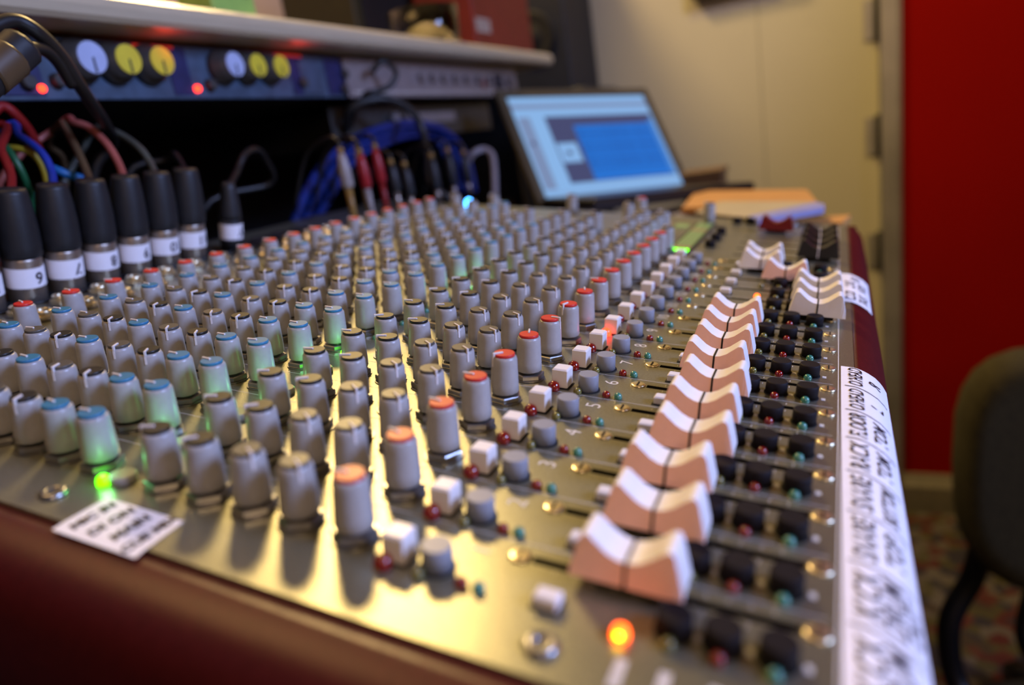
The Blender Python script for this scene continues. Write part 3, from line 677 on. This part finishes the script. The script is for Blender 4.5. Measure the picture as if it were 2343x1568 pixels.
cable('upper dark red cable falling behind the plug numbered seven', 'cord_red', .0032, [py(-20, 262, .60), py(5, 243, .60), py(35, 262, .60), py(70, 305, .605), py(98, 365, .61), py(125, 440, .615), pw(.20, .64, -.06)])
cable('thin sky blue cable stub between plugs seven and eight', 'cord_sky', .0030, [py(118, 385, .585), py(150, 398, .580), py(200, 418, .578), py(228, 470, .585), pw(.21, .63, -.06)])
cable('thin pale blue lead hanging beside the plug numbered six', 'cord_sky', .0014, [py(84, 440, .575), py(90, 520, .572), py(96, 600, .570), py(104, 640, .568)])
# thick black lead with its barrel connector, upper left
tl = empty('headphone_lead', py(0, 60, .50)); tag(tl, 'thick black lead with barrel connector hanging in front of the shelf at upper left', 'cable')
bs = tl.location.copy()
b = MB(); b.tube([p - bs for p in (py(-80, 110, .50), py(-20, 65, .50), py(35, 48, .50), py(90, 78, .50), py(140, 130, .51), py(178, 190, .52), py(215, 245, .54), py(245, 290, .57), py(258, 330, .61), pw(.245, .645, .05), pw(.245, .645, -.08))], .0040, 'cord_black', 12); b.build('lead', tl)
b = MB(); b.tube([p - bs for p in (py(-60, 200, .49), py(-20, 165, .49), py(15, 138, .49), py(50, 108, .49))], .0105, 'boot', 16); b.build('barrel', tl)
b = MB(); b.tube([p - bs for p in (py(-30, 175, .488), py(-5, 155, .488), py(22, 133, .488))], .0108, 'cord_brown', 16); b.build('sleeve', tl)
b = MB(); b.tube([p - bs for p in (py(50, 108, .49), py(95, 112, .50), py(130, 140, .51), py(165, 195, .52))], .0034, 'cord_black', 12); b.build('lead', tl)
# cable loop in front of the grey rack unit, and the arch below it
cable('black cable loop hanging in front of the pale grey rack unit', 'cord_black', .0034, [py(850, 165, .590), py(872, 142, .580), py(895, 150, .575), py(906, 172, .575), py(892, 197, .580), py(865, 208, .59), py(838, 215, .60), py(815, 235, .62), py(800, 300, .65)])
cable('black cable arch in front of the blue coil', 'cord_black', .0052, [py(790, 300, .64), py(800, 250, .62), py(850, 228, .60), py(905, 232, .585), py(948, 262, .575), py(968, 305, .57), py(978, 360, .56), py(985, 420, .545), pw(.62, .53, -.002)])
# blue coil of cable
bc = empty('blue_cable_coil', py(880, 480, .61)); tag(bc, 'loose coil of thick blue cable behind the console', 'cable'); bs = bc.location.copy()
for off, k in ((0, 0), (.008, 1), (.015, 2)):
    pts = [py(670 + 22 * k, 520, .60 + off), py(705 + 24 * k, 430 + 10 * k, .605 + off), py(765 + 18 * k, 350 + 12 * k, .61 + off), py(850 + 8 * k, 302 + 16 * k, .61 + off), py(930, 283 + 14 * k, .61 + off), py(1000 - 6 * k, 292 + 10 * k, .61 + off), py(1045 - 16 * k, 325 + 10 * k, .605 + off), py(1072 - 18 * k, 375 + 8 * k, .60 + off), py(1085 - 20 * k, 440, .60 + off)]
    b = MB(); b.tube([p - bs for p in pts], .0052, 'cord_deepblue', 12); b.build('turn', bc)
# phono plugs and small jacks in the master section
def jackplug(px, y0, y1, Y, m_body, m_tip, r, label, cord_m='cord_black', arch=None):
    """y0 top pixel, y1 bottom pixel of the body"""
    bot = py(px + 2, y1, Y); topp = py(px, y0, Y)
    h = topp.z - bot.z; u = bot.x; 
    zp = math.tan(TILT) * Y + ZO            # panel height there
    e = empty('phono_plug', (u, Y, zp + .0)); tag(e, label, 'plug', 'small plugs in the far rear sockets')
    z0 = max(bot.z - zp, .012)
    MB().lathe([(.0030, -.002), (.0032, z0 * .5), (r * .62, z0)], m_tip, 14).build('tip_sleeve', e)
    MB().lathe([(r * .62, z0), (r, z0 + .003), (r, z0 + h * .55), (r * .8, z0 + h * .8), (r * .55, z0 + h)], m_body, 18).build('grip', e)
    MB().lathe([(r * .5, z0 + h), (r * .55, z0 + h + .004), (.0022, z0 + h + .006)], 'rca_tan', 14).build('collar', e)
    t_ = Vector((0, 0, z0 + h + .004)); pts = [t_, t_ + Vector((0, 0, .006)), t_ + Vector((.002, .012, .012)), t_ + Vector((.004, .045, .0)), t_ + Vector((.004, .075, -.05))]
    b = MB(); b.tube(pts, .0020, cord_m, 8); b.build('cord', e)
    return e
jackplug(795, 350, 432, .525, 'rca_white', 'rca_tan', .0060, 'white phono plug with a tan sleeve, left of the red phono plugs')
jackplug(826, 345, 400, .545, 'rca_white', 'rca_tan', .0040, 'slim pale phono plug between the white and the red ones')
jackplug(838, 352, 432, .525, 'rca_red', 'rca_white', .0055, 'left red phono plug with a pale sleeve')
jackplug(872, 340, 420, .535, 'rca_red', 'cord_red', .0055, 'right red phono plug behind the console knobs')
for px, y0, y1, lb in ((905, 375, 440, 'black jack plug just right of the red phono plugs'), (937, 380, 450, 'black jack plug left of the black cable arch'), (1000, 370, 445, 'black jack plug right of the black cable arch'), (1040, 372, 450, 'black jack plug below the blue coil'), (1075, 385, 450, 'black jack plug nearest the silver bent lead')):
    jackplug(px, y0, y1, .53, 'boot', 'shell', .0060, lb)
cable('silver grey lead bending down to the console beside the laptop', 'cord_silver', .0042, [py(1070, 372, .55), py(1082, 352, .54), py(1105, 342, .53), py(1124, 352, .52), py(1130, 380, .515), py(1132, 420, .51), py(1133, 470, .505)])

# ------------------------------------------------------------------ side table, laptop, papers
tb_ = empty('side_table', (.95, .25, 0)); tag(tb_, 'dark side table beyond the console carrying laptop and papers', 'table')
MB().prism([(x - .95, y - .25) for x, y in ((.63, .10), (.79, .118), (1.10, .305), (1.06, .345), (.80, .53), (.63, .56))], ZO - .030, ZO - .004, 'table', 'z').build('table_top', tb_)
for x, y in ((-.30, -.08), (-.18, -.06), (.06, .06), (-.18, .22), (-.30, .25)): MB().box(x, x + .03, y, y + .03, .0115, ZO - .03, 'table').build('leg', tb_)
# laptop: its frame comes from the four corners of the lid in the photo
XA = Vector((.811, -.577, -.085)).normalized(); UP = Vector((.370, .378, .849)); UP = (UP - XA * UP.dot(XA)).normalized(); NN = XA.cross(UP).normalized()
FW = (Vector((NN.x, NN.y, -.02)) - XA * Vector((NN.x, NN.y, -.02)).dot(XA)).normalized()      # base runs towards the user
LP = Vector((.938, .4026, ZO + .0230)); LW, LH = .300, .214
lap = empty('laptop_computer', LP); tag(lap, 'open dark laptop showing a blue sound editing screen', 'laptop')
def lid(mb, s0, s1, t0, t1, n0, n1, m_, bev=0.):
    Rm = Matrix((XA, UP, NN)).transposed(); mb.box(s0, s1, t0, t1, n0, n1, m_, R=Rm, bev=bev)
b = MB(); lid(b, -LW / 2, LW / 2, 0, LH, -.009, -.001, 'laptop', .0025); ld = b.build('lid', lap)
bz = .015
b = MB(); lid(b, -LW / 2 + .001, LW / 2 - .001, LH - bz, LH - .001, -.0012, .0012, 'laptop', .0004); lid(b, -LW / 2 + .001, LW / 2 - .001, .001, .015, -.0012, .0012, 'laptop_bez', .0004)
lid(b, -LW / 2 + .001, -LW / 2 + bz, .015, LH - bz, -.0012, .0012, 'laptop', .0004); lid(b, LW / 2 - bz, LW / 2 - .001, .015, LH - bz, -.0012, .0012, 'laptop', .0004); b.build('bezel', ld)
sx0, sx1, sy0, sy1 = -LW / 2 + bz, LW / 2 - bz, .015, LH - bz
def S(s): return sx0 + (sx1 - sx0) * s
def T(t): return sy0 + (sy1 - sy0) * t
b = MB(); lid(b, sx0, sx1, sy0, sy1, -.0010, -.0004, 'scr_white')
def pane(s0, s1, t0, t1, m_, k=1): lid(b, S(s0), S(s1), T(t0), T(t1), -.0004, -.0004 + .0001 * k, m_)
pane(0, 1, .88, .93, 'scr_bar'); pane(.02, .10, .10, .80, 'scr_bar', 1)
pane(.20, .985, .14, .80, 'scr_purple'); pane(.375, .95, .15, .70, 'scr_blue', 2); pane(.95, .985, .15, .74, 'scr_side', 2)
for t_ in (.255, .40, .545): pane(.375, .95, t_, t_ + .012, 'scr_blue2', 3)
for k in range(40):
    s_ = .385 + k * .0139; a_ = .012 + .035 * random.random()
    for tt in (.33, .475, .62): pane(s_, s_ + .006, tt - a_, tt + a_, 'scr_blue2', 4)
pane(.21, .345, .34, .53, 'scr_white', 3); pane(.255, .29, .41, .45, 'scr_purple', 4); pane(0, 1, 0, .02, 'scr_bar', 2); pane(.05, .07, .52, .56, 'scr_purple', 3)
pane(.02, .98, .06, .065, 'scr_bar', 2)
b.build('display', ld)
Rb = Matrix((XA, FW, XA.cross(FW))).transposed()
b = MB(); b.box(-LW / 2, LW / 2, .002, .125, -.018, -.002, 'laptop_bez', R=Rb, bev=.003); bo = b.build('base', lap)
for s_ in (-1, 1):
    b = MB(); b.box(s_ * .10 - .02, s_ * .10 + .02, -.004, .004, -.006, .003, 'laptop_bez', R=Rb, bev=.0015); b.build('hinge', lap)
km = MB(); km.box(-.0085, .0085, -.0075, .0075, 0, .0012, 'laptop', R=Rb); km = km.mesh('key')
for r in range(4):
    for c in range(12):
        q = LP * 0 + XA * (-.108 + c * .0196) + FW * (.030 + r * .019) + XA.cross(FW) * (-.0021); inst('key', km, bo, q)
# papers
def sheet(name, px, py_, z, w_, l_, rot, h, m_, label, cat='paper'):
    p = onZ(px, py_, z); e = empty(name, (p.x, p.y, ZO - .004 + z + .0), (0, 0, rot)); tag(e, label, cat)
    return e, p
def stack(name, x, y, z, w_, l_, rot, h, m_, label, n=1, cat='papers', bend=0.):
    e = empty(name, (x, y, z), (0, 0, rot)); tag(e, label, cat)
    for k in range(n):
        b = MB(); dx, dy = random.uniform(-.004, .004) * (n > 1), random.uniform(-.004, .004) * (n > 1)
        b.box(-w_ / 2 + dx, w_ / 2 + dx, -l_ / 2 + dy, l_ / 2 + dy, h * k / n, h * (k + 1) / n - .0003, m_, bev=.0003); b.build('sheet' if n > 1 else 'cover', e)
    return e
def quad_stack(name, px, z0, z1, n, m_, label, cat):
    c = [onZ(x, y, z1) for x, y in px]; o = sum(c, Vector()) / len(c); e = empty(name, (o.x, o.y, ZO + z0)); tag(e, label, cat)
    for k in range(n):
        b = MB(); jx, jy = random.uniform(-.002, .002) * (n > 1), random.uniform(-.002, .002) * (n > 1)
        b.prism([(p.x - o.x + jx, p.y - o.y + jy) for p in c][::-1], (z1 - z0) * k / n, (z1 - z0) * (k + 1) / n - .0003, m_, 'z'); b.build('sheet' if n > 1 else 'cover', e)
    return e
quad_stack('orange_folder', [(1592, 436), (1846, 433), (1872, 464), (1560, 476)], .0200, .0285, 3, 'paper_orange', 'orange card folder lying over the laptop corner on the side table', 'folder')
quad_stack('paper_stack', [(1650, 460), (1868, 461), (1880, 469), (1722, 498), (1590, 486)], .0288, .0322, 3, 'paper', 'cream paper sheets on top of the orange folder', 'papers')
quad_stack('blue_binder', [(1868, 462), (1886, 466), (1884, 474), (1735, 501), (1712, 494)], .0270, .0330, 1, 'binder_blue', 'lilac blue binder edge beside the cream paper sheets', 'binder')
stack('manual_book', .80, .375, ZO - .004, .20, .15, math.radians(-35), .014, 'binder_blue', 'thin closed book under the left side of the laptop', 3, 'book')
stack('pale_notebook', .70, .122, ZO - .004, .05, .06, math.radians(-10), .008, 'paper_orange', 'small peach notebook at the table corner beside the console', 1, 'book')
p = onX(1612, 440, 1.045)
bb = empty('brown_wooden_box', (1.06, p.y, ZO - .004)); tag(bb, 'small brown wooden box standing behind the laptop corner', 'box')
MB().box(-.03, .03, -.030, .030, 0, .042, 'brown', bev=.002).build('box_body', bb); MB().box(-.033, .033, -.033, .033, .042, .052, 'brown', bev=.002).build('lid', bb)

# ------------------------------------------------------------------ chair at the right edge
cp = onX(2420, 1080, .98)
ch_ = empty('office_chair', (.98, cp.y - .03, 0), (0, 0, math.radians(8))); tag(ch_, 'dark olive fabric studio chair with black frame at the right edge', 'chair')
cz = cp.z
b = MB(); n = 26; vs = []; rings = []
hw_, hh_ = .150, .190
for dep, sc in ((-.030, .80), (-.036, .92), (-.020, 1.0), (.010, 1.0), (.030, .93), (.034, .8)):
    for k in range(n):
        a = 2 * PI * k / n; c_, s_ = math.cos(a), math.sin(a)
        x_ = math.copysign(abs(c_) ** .55, c_) * hw_ * sc; z_ = math.copysign(abs(s_) ** .62, s_) * hh_ * sc
        vs.append((dep + .04 * (x_ / hw_) ** 2, x_, z_))
fs = [(i * n + k, i * n + (k + 1) % n, (i + 1) * n + (k + 1) % n, (i + 1) * n + k) for i in range(5) for k in range(n)] + [list(range(n - 1, -1, -1)), [5 * n + k for k in range(n)]]
b.add(vs, fs, 'chair_fabric', True); b.build('backrest', ch_, (0, 0, cz))
b = MB(); b.tube([(.04, .02, cz - .10), (.05, .03, cz - .22), (.02, .05, cz - .30), (-.05, .03, cz - .325), (-.12, .0, cz - .33)], .016, 'chair_black', 12); b.build('back_support', ch_)
b = MB(); b.tube([(.02, .115, cz - .13), (.03, .125, cz - .20), (.01, .160, cz - .27), (-.02, .155, cz - .36), (-.09, .11, cz - .40)], .017, 'chair_black', 12); b.build('armrest', ch_)
vs = []
for zz, sc in ((0, .86), (.012, 1), (.045, 1), (.062, .9)):
    for k in range(n):
        a = 2 * PI * k / n; c_, s_ = math.cos(a), math.sin(a); vs.append((math.copysign(abs(c_) ** .6, c_) * .21 * sc, math.copysign(abs(s_) ** .6, s_) * .22 * sc, zz))
fs = [(i * n + k, i * n + (k + 1) % n, (i + 1) * n + (k + 1) % n, (i + 1) * n + k) for i in range(3) for k in range(n)] + [list(range(n - 1, -1, -1)), [3 * n + k for k in range(n)]]
b = MB(); b.add(vs, fs, 'chair_fabric', True); b.build('seat', ch_, (-.22, -.03, cz - .39))
b = MB(); b.lathe([(.026, .07), (.026, cz - .42)], 'chair_black', 14, (-.22, -.03, 0)); b.lathe([(.014, cz - .42), (.05, cz - .39)], 'chair_black', 14, (-.22, -.03, 0)); b.build('gas_column', ch_)
for k in range(5):
    a = 2 * PI * k / 5 + .3; dx, dy = math.cos(a), math.sin(a)
    b = MB(); b.tube([(-.22, -.03, .09), (-.22 + dx * .15, -.03 + dy * .15, .085), (-.22 + dx * .28, -.03 + dy * .28, .062)], .016, 'chair_black', 10); lg = b.build('leg', ch_)
    b = MB(); b.lathe([(.025, -.012), (.028, -.008), (.028, .008), (.025, .012)], 'chair_black', 16, (-.22 + dx * .28, -.03 + dy * .28, .039), Matrix.Rotation(PI / 2, 3, 'X')); b.build('castor', lg)
